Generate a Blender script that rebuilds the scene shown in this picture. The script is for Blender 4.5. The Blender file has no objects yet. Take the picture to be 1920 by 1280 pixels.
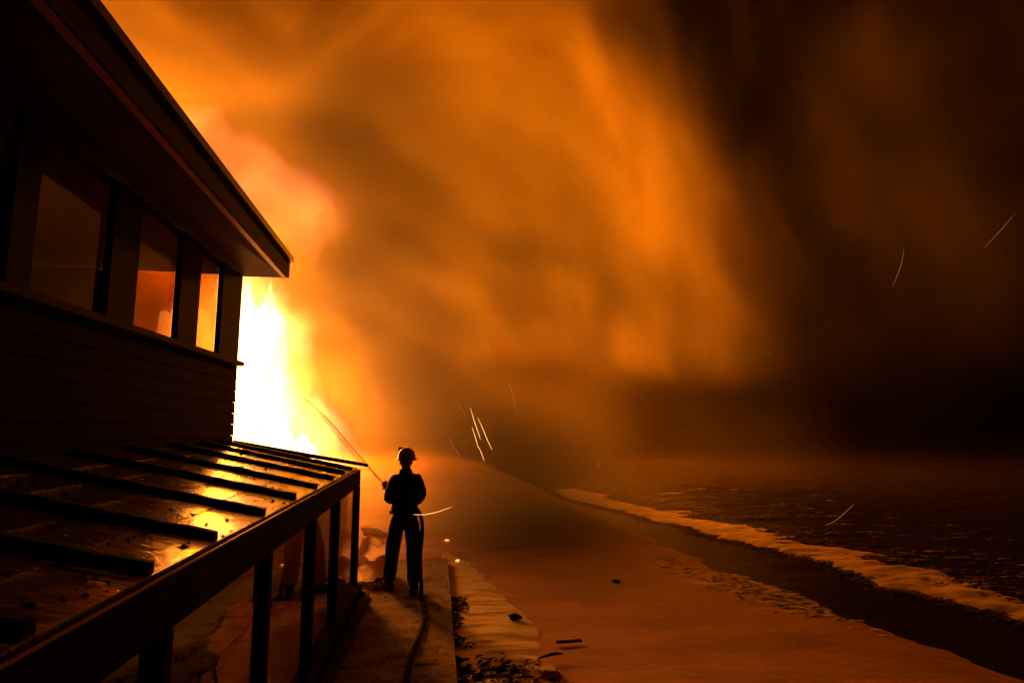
import bpy, bmesh, math, random
import numpy as np
from mathutils import Vector, Matrix, Euler, noise as mnoise

scene = bpy.context.scene
C = scene.collection
R = math.radians

# ------------------------------------------------------------------ camera
F = 1150.0
CAM = Vector((0, 0, 2.15))
pitch = math.atan(160 / F)
yaw = math.atan(140 * math.cos(pitch) / F)
cam_d = bpy.data.cameras.new('camera')
cam_d.sensor_width = 36
cam_d.lens = F / 1920 * 36
cam_d.clip_start = 0.05
cam_d.clip_end = 2000
cam = bpy.data.objects.new('camera', cam_d)
cam.location = CAM
cam.rotation_euler = (math.pi / 2 + pitch, 0, -yaw)
C.objects.link(cam)
scene.camera = cam
CM = cam.rotation_euler.to_matrix()


def ray(px, py):
    return CM @ Vector(((px - 960) / F, -(py - 640) / F, -1))


def onX(px, py, X):
    d = ray(px, py); return CAM + d * ((X - CAM.x) / d.x)


def onY(px, py, Y):
    d = ray(px, py); return CAM + d * ((Y - CAM.y) / d.y)


def onZ(px, py, Z):
    d = ray(px, py); return CAM + d * ((Z - CAM.z) / d.z)


# ------------------------------------------------------------------ world: night
w = bpy.data.worlds.new('World')
scene.world = w
w.use_nodes = True
nt = w.node_tree
bg = nt.nodes['Background']
sky = nt.nodes.new('ShaderNodeTexSky')
sky.sky_type = 'NISHITA'
sky.sun_disc = False
sky.sun_elevation = R(-8)
sky.sun_rotation = R(200)
nt.links.new(sky.outputs[0], bg.inputs[0])
bg.inputs[1].default_value = 0.05

# fire lamps inside the flames, plus far lamps added to brighten the smoke
FIRE_COL = (1.0, 0.205, 0.003)


def lamp(name, loc, power, radius, col=FIRE_COL):
    l = bpy.data.lights.new(name, 'POINT')
    l.energy = power
    l.color = col
    l.shadow_soft_size = radius
    o = bpy.data.objects.new(name, l)
    o.location = loc
    C.objects.link(o)
    return o


lamp('fire_and_fill_light', (-9.5, 30.0, 8.5), 56000, 1.6)
lamp('fire_and_fill_light', (-8.8, 29.5, 2.6), 6000, 1.0)
lamp('fire_and_fill_light', (-5.0, 40.5, 12.0), 90000, 2.0)  # added behind the smoke with no flame there, evens out its brightness
lamp('fire_and_fill_light', (8.0, 41.5, 13.5), 98000, 2.0)  # added farther right behind the cloud to brighten that side

# exposure and render settings
vs = scene.view_settings
vs.view_transform = 'Standard'
vs.look = 'None'
vs.exposure = 0
vs.gamma = 1
scene.render.engine = 'CYCLES'
cy = scene.cycles
cy.max_bounces = 6
cy.diffuse_bounces = 2
cy.glossy_bounces = 3
cy.transmission_bounces = 4
cy.transparent_max_bounces = 16
cy.volume_bounces = 1
cy.volume_step_rate = 2.0
cy.volume_max_steps = 256
cy.use_denoising = True
try:
    cy.denoiser = 'OPENIMAGEDENOISE'
except Exception:
    pass
cy.sample_clamp_indirect = 4
cy.caustics_reflective = False
cy.caustics_refractive = False

# ------------------------------------------------------------------ materials


def mat(name, col, rough=0.7, metal=0.0, nscale=8, namt=0.25, bump=0.0, bscale=40, stretch=(1, 1, 1), spec=0.5,
        rvar=0.0, coords='Object'):
    m = bpy.data.materials.new(name)
    m.use_nodes = True
    n = m.node_tree
    b = n.nodes['Principled BSDF']
    b.inputs['Roughness'].default_value = rough
    b.inputs['Metallic'].default_value = metal
    b.inputs['Specular IOR Level'].default_value = spec
    tc = n.nodes.new('ShaderNodeTexCoord')
    mp = n.nodes.new('ShaderNodeMapping')
    mp.inputs['Scale'].default_value = stretch
    n.links.new(tc.outputs[coords], mp.inputs[0])
    t = n.nodes.new('ShaderNodeTexNoise')
    t.inputs['Scale'].default_value = nscale
    t.inputs['Detail'].default_value = 6
    t.inputs['Roughness'].default_value = 0.65
    n.links.new(mp.outputs[0], t.inputs[0])
    r = n.nodes.new('ShaderNodeValToRGB')
    r.color_ramp.elements[0].position = 0.3
    r.color_ramp.elements[1].position = 0.7
    lo = [c * (1 - namt) for c in col]
    hi = [min(1, c * (1 + namt)) for c in col]
    r.color_ramp.elements[0].color = (*lo, 1)
    r.color_ramp.elements[1].color = (*hi, 1)
    n.links.new(t.outputs[0], r.inputs[0])
    n.links.new(r.outputs[0], b.inputs['Base Color'])
    if rvar:
        mr = n.nodes.new('ShaderNodeMapRange')
        mr.inputs[1].default_value = 0.3
        mr.inputs[2].default_value = 0.7
        mr.inputs[3].default_value = max(0.02, rough - rvar)
        mr.inputs[4].default_value = min(1, rough + rvar)
        n.links.new(t.outputs[0], mr.inputs[0])
        n.links.new(mr.outputs[0], b.inputs['Roughness'])
    if bump:
        t2 = n.nodes.new('ShaderNodeTexNoise')
        t2.inputs['Scale'].default_value = bscale
        t2.inputs['Detail'].default_value = 5
        n.links.new(mp.outputs[0], t2.inputs[0])
        bp = n.nodes.new('ShaderNodeBump')
        bp.inputs['Strength'].default_value = bump
        bp.inputs['Distance'].default_value = 0.02
        n.links.new(t2.outputs[0], bp.inputs['Height'])
        n.links.new(bp.outputs[0], b.inputs['Normal'])
    return m


def emat(name, col, strength):
    m = bpy.data.materials.new(name)
    m.use_nodes = True
    n = m.node_tree
    n.nodes.remove(n.nodes['Principled BSDF'])
    e = n.nodes.new('ShaderNodeEmission')
    e.inputs[0].default_value = (*col, 1)
    e.inputs[1].default_value = strength
    n.links.new(e.outputs[0], n.nodes['Material Output'].inputs[0])
    return m


def glass_mat(name, tint, refl=0.04, rough=0.03, dirt=0.15):
    """thin pane: see-through tinted glass with Fresnel reflection and a film of soot"""
    m = bpy.data.materials.new(name)
    m.use_nodes = True
    n = m.node_tree
    n.nodes.remove(n.nodes['Principled BSDF'])
    tr = n.nodes.new('ShaderNodeBsdfTransparent')
    tr.inputs[0].default_value = (*tint, 1)
    gl = n.nodes.new('ShaderNodeBsdfGlossy')
    gl.inputs['Roughness'].default_value = rough
    gl.inputs[0].default_value = (0.9, 0.9, 0.9, 1)
    fr = n.nodes.new('ShaderNodeFresnel')
    fr.inputs[0].default_value = 1.5
    mx = n.nodes.new('ShaderNodeMixShader')
    gm = n.nodes.new('ShaderNodeNewGeometry')
    inv = n.nodes.new('ShaderNodeMath'); inv.operation = 'SUBTRACT'; inv.inputs[0].default_value = 1.0
    n.links.new(gm.outputs['Backfacing'], inv.inputs[1])
    fm = n.nodes.new('ShaderNodeMath'); fm.operation = 'MULTIPLY'
    n.links.new(fr.outputs[0], fm.inputs[0]); n.links.new(inv.outputs[0], fm.inputs[1])
    n.links.new(fm.outputs[0], mx.inputs[0])
    n.links.new(tr.outputs[0], mx.inputs[1])
    n.links.new(gl.outputs[0], mx.inputs[2])
    df = n.nodes.new('ShaderNodeBsdfDiffuse')
    df.inputs[0].default_value = (0.25, 0.22, 0.2, 1)
    t = n.nodes.new('ShaderNodeTexNoise')
    t.inputs['Scale'].default_value = 3
    t.inputs['Detail'].default_value = 5
    tc = n.nodes.new('ShaderNodeTexCoord')
    n.links.new(tc.outputs['Object'], t.inputs[0])
    mr = n.nodes.new('ShaderNodeMapRange')
    mr.inputs[1].default_value = 0.35
    mr.inputs[2].default_value = 0.8
    mr.inputs[3].default_value = dirt * 0.3
    mr.inputs[4].default_value = dirt
    n.links.new(t.outputs[0], mr.inputs[0])
    m2 = n.nodes.new('ShaderNodeMixShader')
    n.links.new(mr.outputs[0], m2.inputs[0])
    n.links.new(mx.outputs[0], m2.inputs[1])
    n.links.new(df.outputs[0], m2.inputs[2])
    n.links.new(m2.outputs[0], n.nodes['Material Output'].inputs[0])
    return m


M = {}
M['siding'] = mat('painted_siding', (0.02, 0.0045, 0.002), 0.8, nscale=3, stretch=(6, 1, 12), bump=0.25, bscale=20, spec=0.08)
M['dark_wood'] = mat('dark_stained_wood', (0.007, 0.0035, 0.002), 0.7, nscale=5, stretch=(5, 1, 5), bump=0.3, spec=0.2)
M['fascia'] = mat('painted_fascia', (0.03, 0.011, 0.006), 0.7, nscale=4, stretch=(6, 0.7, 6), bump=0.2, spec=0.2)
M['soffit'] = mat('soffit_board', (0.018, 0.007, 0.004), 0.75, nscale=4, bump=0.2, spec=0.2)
M['trim'] = mat('pale_trim', (0.6, 0.42, 0.25), 0.5, nscale=6, namt=0.15)
M['roofing'] = mat('roof_covering', (0.05, 0.045, 0.04), 0.8, nscale=10, bump=0.4)
M['gutter'] = mat('gutter_metal', (0.03, 0.025, 0.02), 0.45, 0.3)
M['inner_wall'] = mat('inner_wall', (0.05, 0.03, 0.02), 0.8)
M['sheet'] = mat('wet_roof_sheet', (0.72, 0.62, 0.52), 0.17, 0.95, nscale=9, namt=0.45, bump=0.22, bscale=26,
                 stretch=(0.8, 3, 1), rvar=0.12, spec=0.8)
M['batten'] = mat('roof_batten', (0.02, 0.014, 0.012), 0.75, bump=0.3, spec=0.2)
M['frame'] = mat('sunroom_frame', (0.005, 0.003, 0.002), 0.8, nscale=12, bump=0.15, spec=0.08)
M['tile'] = mat('floor_tile', (0.4, 0.26, 0.18), 0.5, nscale=5, namt=0.3, bump=0.3, bscale=15)
M['grout'] = mat('floor_grout', (0.08, 0.07, 0.06), 0.9)
M['slab'] = mat('rough_concrete', (0.19, 0.11, 0.075), 0.85, nscale=2.2, namt=0.55, bump=0.9, bscale=9, rvar=0.15)
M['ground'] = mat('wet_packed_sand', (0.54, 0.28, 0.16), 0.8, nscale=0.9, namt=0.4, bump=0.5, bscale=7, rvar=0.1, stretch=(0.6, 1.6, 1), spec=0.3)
M['strip'] = mat('pale_strip_ground', (0.92, 0.7, 0.5), 0.8, nscale=2, namt=0.15, bump=0.5, bscale=14, stretch=(0.7, 2.2, 1))
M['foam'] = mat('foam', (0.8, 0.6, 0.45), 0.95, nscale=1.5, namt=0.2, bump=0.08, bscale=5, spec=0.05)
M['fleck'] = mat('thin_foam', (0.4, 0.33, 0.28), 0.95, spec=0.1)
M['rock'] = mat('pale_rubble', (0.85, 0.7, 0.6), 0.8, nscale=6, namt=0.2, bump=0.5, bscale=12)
M['char'] = mat('charred_wood', (0.015, 0.012, 0.01), 0.85, bump=0.5, spec=0.2)
M['coat'] = mat('firefighter_coat', (0.035, 0.028, 0.022), 0.85, nscale=14, bump=0.5, bscale=16, spec=0.2)
M['trousers'] = mat('firefighter_trousers', (0.022, 0.018, 0.015), 0.85, nscale=14, bump=0.5, bscale=14, spec=0.2)
M['helmet'] = mat('helmet_shell', (0.7, 0.5, 0.2), 0.22, nscale=10, namt=0.2)
M['skin'] = mat('skin', (0.5, 0.3, 0.2), 0.6, namt=0.08)
M['glove'] = mat('glove_leather', (0.3, 0.22, 0.14), 0.7)
M['boot'] = mat('boot_rubber', (0.02, 0.018, 0.015), 0.4)
M['refl'] = mat('boot_cuff_pale', (0.7, 0.6, 0.3), 0.4)
M['hose'] = mat('hose_jacket', (0.012, 0.009, 0.007), 0.9, bump=0.3, bscale=60, spec=0.05)
M['nozzle'] = mat('nozzle_metal', (0.04, 0.035, 0.03), 0.35, 0.6)
M['ember'] = emat('ember_glow', (1.0, 0.35, 0.07), 3.0)
M['spark'] = emat('spark_glow', (1.0, 0.45, 0.12), 2.6)
M['spark_dim'] = emat('spark_dim_glow', (1.0, 0.3, 0.06), 0.42)
M['pane'] = glass_mat('window_glass', (0.66, 0.52, 0.36), dirt=0.08)
M['pane2'] = glass_mat('sunroom_glass', (0.48, 0.38, 0.3), dirt=0.18)

# sea
m = mat('night_sea', (0.012, 0.008, 0.006), 0.3, nscale=2, namt=0.3, bump=0.9, bscale=3.2, stretch=(0.5, 1.9, 1), spec=0.2)
M['sea'] = m

# water jet: pale spray, see-through
m = bpy.data.materials.new('spray_water')
m.use_nodes = True
n = m.node_tree
pb = n.nodes['Principled BSDF']
pb.inputs['Base Color'].default_value = (0.75, 0.72, 0.68, 1)
pb.inputs['Roughness'].default_value = 0.6
tr = n.nodes.new('ShaderNodeBsdfTransparent')
tl = n.nodes.new('ShaderNodeBsdfTranslucent')
tl.inputs[0].default_value = (0.85, 0.85, 0.85, 1)
a1 = n.nodes.new('ShaderNodeMixShader'); a1.inputs[0].default_value = 0.85
n.links.new(pb.outputs[0], a1.inputs[1]); n.links.new(tl.outputs[0], a1.inputs[2])
a2 = n.nodes.new('ShaderNodeMixShader'); a2.inputs[0].default_value = 0.26
n.links.new(tr.outputs[0], a2.inputs[1]); n.links.new(a1.outputs[0], a2.inputs[2])
n.links.new(a2.outputs[0], n.nodes['Material Output'].inputs[0])
M['jet'] = m

m = mat('pale_wrap', (0.9, 0.72, 0.6), 0.7, nscale=6, namt=0.15, bump=0.5, bscale=12)
n = m.node_tree
tl = n.nodes.new('ShaderNodeBsdfTranslucent'); tl.inputs[0].default_value = (0.95, 0.8, 0.65, 1)
mx = n.nodes.new('ShaderNodeMixShader'); mx.inputs[0].default_value = 0.75
n.links.new(n.nodes['Principled BSDF'].outputs[0], mx.inputs[1]); n.links.new(tl.outputs[0], mx.inputs[2])
n.links.new(mx.outputs[0], n.nodes['Material Output'].inputs[0])
M['wrap'] = m

# ------------------------------------------------------------------ mesh helpers


def link(name, me, parent=None, m=None):
    o = bpy.data.objects.new(name, me)
    C.objects.link(o)
    if m is not None:
        me.materials.clear()
        me.materials.append(m)
    if parent is not None:
        o.parent = parent
        o.matrix_parent_inverse = parent.matrix_world.inverted() if False else Matrix.Translation(-parent.location)
    return o


def obj(name, bm, m, parent=None, smooth=False):
    me = bpy.data.meshes.new(name)
    bm.to_mesh(me)
    bm.free()
    if smooth:
        for p in me.polygons:
            p.use_smooth = True
    return link(name, me, parent, m)


def thing(name, label, cat, loc=(0, 0, 0), group=None):
    o = bpy.data.objects.new(name, None)
    o.empty_display_size = 0.2
    o.location = loc
    C.objects.link(o)
    o['label'] = label
    o['category'] = cat
    if group:
        o['group'] = group
    return o


def tag(o, label, cat, group=None, kind=None):
    o['label'] = label
    o['category'] = cat
    if group:
        o['group'] = group
    if kind:
        o['kind'] = kind
    return o


def hexa(bm, p):
    """8 corners: bottom 0-3 ccw, top 4-7"""
    v = [bm.verts.new(q) for q in p]
    for f in ((3, 2, 1, 0), (4, 5, 6, 7), (0, 1, 5, 4), (1, 2, 6, 5), (2, 3, 7, 6), (3, 0, 4, 7)):
        bm.faces.new([v[i] for i in f])
    return v


def box(bm, x0, x1, y0, y1, z0, z1, bevel=0.0):
    v = hexa(bm, [(x0, y0, z0), (x1, y0, z0), (x1, y1, z0), (x0, y1, z0), (x0, y0, z1), (x1, y0, z1), (x1, y1, z1), (x0, y1, z1)])
    if bevel:
        es = list({e for q in v for e in q.link_edges})
        bmesh.ops.bevel(bm, geom=es, offset=bevel, segments=1, affect='EDGES')


def boxo(name, m, parent, x0, x1, y0, y1, z0, z1, bevel=0.0):
    bm = bmesh.new()
    box(bm, x0, x1, y0, y1, z0, z1, bevel)
    return obj(name, bm, m, parent)


def tube(bm, pts, rad, seg=8, cap=True):
    pts = [Vector(p) for p in pts]
    if not hasattr(rad, '__len__'):
        rad = [rad] * len(pts)
    rings = []
    prev = None
    for i, p in enumerate(pts):
        a = pts[max(0, i - 1)]
        b = pts[min(len(pts) - 1, i + 1)]
        d = (b - a).normalized()
        if prev is None:
            s = d.orthogonal().normalized()
        else:
            s = (prev - d * prev.dot(d)).normalized()
        prev = s
        t = d.cross(s)
        rings.append([bm.verts.new(p + (s * math.cos(2 * math.pi * k / seg) + t * math.sin(2 * math.pi * k / seg)) * rad[i])
                      for k in range(seg)])
    for i in range(len(rings) - 1):
        for k in range(seg):
            bm.faces.new([rings[i][k], rings[i][(k + 1) % seg], rings[i + 1][(k + 1) % seg], rings[i + 1][k]])
    if cap:
        bm.faces.new(list(reversed(rings[0])))
        bm.faces.new(rings[-1])


def catmull(pts, n=8):
    pts = [Vector(p) for p in pts]
    P = [pts[0] * 2 - pts[1]] + pts + [pts[-1] * 2 - pts[-2]]
    out = []
    for i in range(1, len(P) - 2):
        for k in range(n):
            t = k / n
            a, b, c, d = P[i - 1], P[i], P[i + 1], P[i + 2]
            out.append(0.5 * ((2 * b) + (c - a) * t + (2 * a - 5 * b + 4 * c - d) * t * t + (3 * b - a - 3 * c + d) * t ** 3))
    out.append(pts[-1])
    return out


def grid_sheet(x0, x1, y0, y1, nx, ny, hfun, keep=None):
    bm = bmesh.new()
    vs_ = {}
    for i in range(nx + 1):
        for j in range(ny + 1):
            x = x0 + (x1 - x0) * i / nx
            y = y0 + (y1 - y0) * j / ny
            vs_[i, j] = bm.verts.new((x, y, hfun(x, y)))
    for i in range(nx):
        for j in range(ny):
            q = [vs_[i, j], vs_[i + 1, j], vs_[i + 1, j + 1], vs_[i, j + 1]]
            if keep is None or keep(sum(v.co.x for v in q) / 4, sum(v.co.y for v in q) / 4):
                bm.faces.new(q)
    bmesh.ops.delete(bm, geom=[v for v in bm.verts if not v.link_faces], context='VERTS')
    return bm


def ns(x, y, z=0.0, s=1.0):
    return mnoise.noise(Vector((x * s, y * s, z)))


def fbm(x, y, s, z=0.0, o=4):
    r, a = 0, 1
    for k in range(o):
        r += a * ns(x, y, z + k * 7.3, s)
        s *= 2.1
        a *= 0.5
    return r


rnd = random.Random(7)

# ------------------------------------------------------------------ terrain
# shoreline x as a function of y
SH = sorted([(onZ(px, py, -0.3).y, onZ(px, py, -0.3).x) for px, py in
             ((1920, 1290), (1700, 1210), (1550, 1160), (1490, 1122), (1340, 1075), (1200, 1010))])


def shore(y):
    if y <= SH[0][0]:
        x = SH[0][1]
    elif y >= SH[-1][0]:
        x = SH[-1][1] - (y - SH[-1][0]) * 0.06
    else:
        for (a, b), (c, d) in zip(SH, SH[1:]):
            if a <= y <= c:
                x = b + (d - b) * (y - a) / (c - a)
                break
    return x + 0.22 * fbm(0, y, 0.9, 3) + 0.05 * ns(0, y, 9, 6)


def ground_h(x, y):
    d = x - shore(y)
    base = -0.14 + 0.012 * fbm(x, y, 1.3)
    if d > -0.7:
        base -= 0.33 * max(0, d + 0.7) ** 1.2 * 0.55
    return max(base, -2.5)


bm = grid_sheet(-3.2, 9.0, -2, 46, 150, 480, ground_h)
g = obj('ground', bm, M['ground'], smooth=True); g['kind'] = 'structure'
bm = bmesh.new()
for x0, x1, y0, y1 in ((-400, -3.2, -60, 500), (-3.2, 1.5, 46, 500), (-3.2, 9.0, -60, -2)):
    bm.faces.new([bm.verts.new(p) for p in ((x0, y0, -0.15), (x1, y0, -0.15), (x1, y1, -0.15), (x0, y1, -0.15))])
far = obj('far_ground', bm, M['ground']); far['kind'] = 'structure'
bm = bmesh.new()
bm.faces.new([bm.verts.new(p) for p in ((9.0, -60, -2.5), (500, -60, -2.5), (500, 500, -2.5), (9, 500, -2.5))])
o = obj('seabed', bm, M['ground']); o['kind'] = 'structure'


def sea_h(x, y):
    d = max(0.0, min(1.0, (x - 4.5) / 6))
    a = 0.018 + 0.07 * d
    return -0.31 + a * (0.7 * fbm(x * 0.55, y * 1.7, 1.1, 2.0, 4))


bm = grid_sheet(1.5, 40, -2, 46, 330, 480, sea_h)
o = obj('sea', bm, M['sea'], smooth=True); o['kind'] = 'structure'
bm = bmesh.new()
for x0, x1, y0, y1 in ((40, 500, -60, 500), (1.5, 40, 46, 500), (1.5, 40, -60, -2)):
    bm.faces.new([bm.verts.new(p) for p in ((x0, y0, -0.33), (x1, y0, -0.33), (x1, y1, -0.33), (x0, y1, -0.33))])
o = obj('open_sea', bm, M['sea']); o['kind'] = 'structure'

# breaking wave: band of foam
WB = [(onZ(px, py, -0.2).y, onZ(px, py, -0.2).x) for px, py in ((1960, 1150), (1760, 1098), (1600, 1052), (1450, 1012), (1300, 978), (1180, 950), (1090, 930))]
WB.sort()


def wave_x(y):
    if y <= WB[0][0]:
        return WB[0][1] + (WB[0][0] - y) * 0.1
    if y >= WB[-1][0]:
        return WB[-1][1]
    for (a, b), (c, d) in zip(WB, WB[1:]):
        if a <= y <= c:
            return b + (d - b) * (y - a) / (c - a)


y0w, y1w = 5.5, 24.0


def wavef(x, y):
    """height of foam above the sea at distance across the band"""
    c = wave_x(y) + 0.25 * fbm(0.3, y, 0.5, 5, 3)
    wd = 0.62 + 0.2 * fbm(1.3, y, 0.6, 8, 3)
    t = (x - c) / max(0.2, wd)
    if t < 0:
        t = t / 0.75
    else:
        t = t / (1.9 + 1.2 * fbm(x, y, 0.7, 11, 2))
    return 1 - t * t + 0.7 * fbm(x * 0.8, y * 1.4, 1.6, 4, 4)


bm = grid_sheet(3.6, 12.5, y0w, y1w, 240, 460,
                lambda x, y: sea_h(x, y) + 0.004 + 0.08 * max(0, min(1, wavef(x, y) * 0.8 - .15)) + 0.008 * fbm(x, y * 1.4, 3.0, 6, 3),
                keep=lambda x, y: wavef(x, y) > 0.22)
o = obj('breaking_wave', bm, M['foam'], smooth=True)
o['kind'] = 'structure'

# patches of foam beyond the wave
bm = bmesh.new()
for i in range(1900):
    y = 4 + 20 * rnd.random() ** 1.3
    x = wave_x(y) + 0.5 + abs(rnd.gauss(0, 2.6))
    if fbm(x * 0.6, y * 1.8, 0.8, 20, 3) < 0.05:
        continue
    r = rnd.uniform(0.015, 0.07)
    z = sea_h(x, y) + 0.016
    k = 6
    a0 = rnd.random() * 6
    ring = [bm.verts.new((x + r * 4.0 * rnd.uniform(.6, 1) * math.cos(a0 + q * math.tau / k), y + r * 0.55 * math.sin(a0 + q * math.tau / k), z)) for q in range(k)]
    top = bm.verts.new((x, y, z + 0.015))
    for q in range(k):
        bm.faces.new([ring[q], ring[(q + 1) % k], top])
for i in range(5200):
    y = y0w + (y1w - y0w) * rnd.random() ** 1.2
    c = wave_x(y) + 0.25 * fbm(0.3, y, 0.5, 5, 3)
    wd = 0.62 + 0.3 * fbm(1.3, y, 0.6, 8, 3)
    x = c - wd * 0.75 + rnd.gauss(0, .14) if rnd.random() < .45 else c + wd * 1.9 + rnd.gauss(0, .5)
    r = rnd.uniform(0.01, 0.035)
    z = sea_h(x, y) + 0.02
    a0 = rnd.random() * 6
    ring = [bm.verts.new((x + r * 3.5 * rnd.uniform(.6, 1) * math.cos(a0 + q * math.tau / 5), y + r * 0.6 * math.sin(a0 + q * math.tau / 5), z)) for q in range(5)]
    top = bm.verts.new((x, y, z + 0.012))
    for q in range(5):
        bm.faces.new([ring[q], ring[(q + 1) % 5], top])
o = obj('foam_flecks', bm, M['fleck'])
tag(o, 'streaky foam flecks scattered on the dark sea beyond the wave', 'sea foam', kind='stuff')
# foam and ice crust at the shoreline
bm = bmesh.new()
for i in range(520):
    px = rnd.gauss(1420, 75)
    py = 1068 + (px - 1290) * 0.26 + rnd.gauss(0, 12)
    p = onZ(px, py, -0.14)
    r = rnd.uniform(0.01, 0.05)
    z = max(ground_h(p.x, p.y), -0.32)
    k = 5
    a0 = rnd.random() * 6
    ring = [bm.verts.new((p.x + r * 3.4 * math.cos(a0 + q * math.tau / k), p.y + r * math.sin(a0 + q * math.tau / k), z)) for q in range(k)]
    top = bm.verts.new((p.x + rnd.uniform(-r, r), p.y, z + rnd.uniform(.004, .018)))
    for q in range(k):
        bm.faces.new([ring[q], ring[(q + 1) % k], top])
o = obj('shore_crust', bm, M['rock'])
tag(o, 'broken pale crust along the edge of the dark water', 'shore debris', kind='stuff')

# strip beside the slab, in a paler base colour than the sand
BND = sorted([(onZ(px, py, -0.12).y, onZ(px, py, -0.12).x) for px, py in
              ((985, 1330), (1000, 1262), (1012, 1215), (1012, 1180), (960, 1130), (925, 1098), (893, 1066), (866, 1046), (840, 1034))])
EDGE_X = onZ(845, 1120, 0).x


def bnd(y):
    if y <= BND[0][0]:
        return BND[0][1]
    if y >= BND[-1][0]:
        return BND[-1][1]
    for (a, b), (c, d) in zip(BND, BND[1:]):
        if a <= y <= c:
            return b + (d - b) * (y - a) / (c - a)


def strip_keep(x, y):
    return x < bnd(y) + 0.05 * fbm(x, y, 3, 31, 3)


def strip_h(x, y):
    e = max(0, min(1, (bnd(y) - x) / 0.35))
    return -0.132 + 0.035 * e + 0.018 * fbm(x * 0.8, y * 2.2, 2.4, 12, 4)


bm = grid_sheet(EDGE_X - 0.1, 1.6, 3.2, BND[-1][0], 110, 340, strip_h, strip_keep)
o = obj('pale_strip', bm, M['strip'], smooth=True); o['kind'] = 'structure'

# concrete slab along the sunroom
SY1 = onZ(760, 1048, 0).y
bm = grid_sheet(-3.6, EDGE_X, 0.5, SY1, 130, 260,
                lambda x, y: 0.008 * fbm(x, y, 3.5, 40, 4) + (0.03 * max(0, fbm(x, y, 1.5, 50, 3)) if y > 6 else 0))
bnds = [e for e in bm.edges if e.is_boundary]
r_ = bmesh.ops.extrude_edge_only(bm, edges=bnds)
for v in [q for q in r_['geom'] if isinstance(q, bmesh.types.BMVert)]:
    v.co.z = -0.2
slab = obj('concrete_path', bm, M['slab'], smooth=False); slab['kind'] = 'structure'

# ------------------------------------------------------------------ house
YC = 8.6
WX = onY(437, 830, YC).x
house = thing('house', 'dark timber-clad house with a band of windows and a wide eave', 'house', (WX, YC, 0))
ZS = 3.0      # sill
ZT = 4.2      # soffit level
Y0 = 0.6
# lower wall, boards
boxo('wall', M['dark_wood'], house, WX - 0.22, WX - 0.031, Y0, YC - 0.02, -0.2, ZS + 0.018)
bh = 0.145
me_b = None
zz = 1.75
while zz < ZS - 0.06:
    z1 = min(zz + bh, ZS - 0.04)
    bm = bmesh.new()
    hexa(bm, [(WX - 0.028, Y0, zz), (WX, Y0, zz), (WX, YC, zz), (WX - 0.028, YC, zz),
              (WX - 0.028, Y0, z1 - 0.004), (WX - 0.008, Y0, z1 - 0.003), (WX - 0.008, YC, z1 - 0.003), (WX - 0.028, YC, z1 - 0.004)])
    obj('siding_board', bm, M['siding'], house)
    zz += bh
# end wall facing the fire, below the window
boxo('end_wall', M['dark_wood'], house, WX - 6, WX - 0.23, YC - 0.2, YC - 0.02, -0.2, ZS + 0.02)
boxo('window_ledge', M['fascia'], house, WX - 0.03, WX + 0.07, Y0, YC + 0.05, ZS - 0.04, ZS + 0.02, 0.006)
boxo('floor', M['inner_wall'], house, WX - 6, WX - 0.23, Y0, YC - 0.21, ZS - 0.45, ZS - 0.35)
boxo('back_wall', M['inner_wall'], house, WX - 6.1, WX - 6.0, Y0, YC, -0.2, ZT)
boxo('near_wall', M['inner_wall'], house, WX - 6, WX - 0.2, Y0 - 0.1, Y0 - 0.005, -0.2, ZT)
boxo('ceiling', M['inner_wall'], house, WX - 6, WX - 0.13, Y0, YC - 0.02, ZT + 0.03, ZT + 0.09)


def yw(px):
    return onX(px, 600, WX).y


# posts between windows along the wall
posts = [(yw(415), YC), (yw(335), yw(372)), (yw(200), yw(252)), (yw(2), yw(50)), (Y0, Y0 + 0.9)]
for a, b in posts:
    boxo('window_post', M['dark_wood'], house, WX - 0.045, WX - 0.005, a, b, ZS + 0.021, ZT - 0.001)
wins = [(yw(372), yw(415)), (yw(252), yw(335)), (yw(50), yw(200)), (Y0 + 0.9, yw(2))]
for a, b in wins:
    fr = thing('window', '', '', (WX, a, ZS))
    del fr['label']; del fr['category']
    fr.parent = house
    fr.matrix_parent_inverse = Matrix.Translation(-house.location)
    bm = bmesh.new()
    t = 0.02
    box(bm, WX - 0.06, WX - 0.025, a, a + t, ZS + 0.022, ZT - 0.002)
    box(bm, WX - 0.06, WX - 0.025, b - t, b, ZS + 0.022, ZT - 0.002)
    box(bm, WX - 0.09, WX - 0.04, a + t, b - t, ZS + 0.022, ZS + 0.05)
    box(bm, WX - 0.09, WX - 0.04, a + t, b - t, ZT - 0.09, ZT - 0.002)
    o = obj('window_frame', bm, M['fascia'])
    o.parent = fr; o.matrix_parent_inverse = Matrix.Translation(-fr.location - house.location) @ Matrix.Translation(house.location)
    bm = bmesh.new()
    box(bm, WX - 0.068, WX - 0.062, a + t, b - t, ZS + 0.05, ZT - 0.09)
    o = obj('pane', bm, M['pane'])
    o.parent = fr; o.matrix_parent_inverse = Matrix.Translation(-fr.location)
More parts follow.
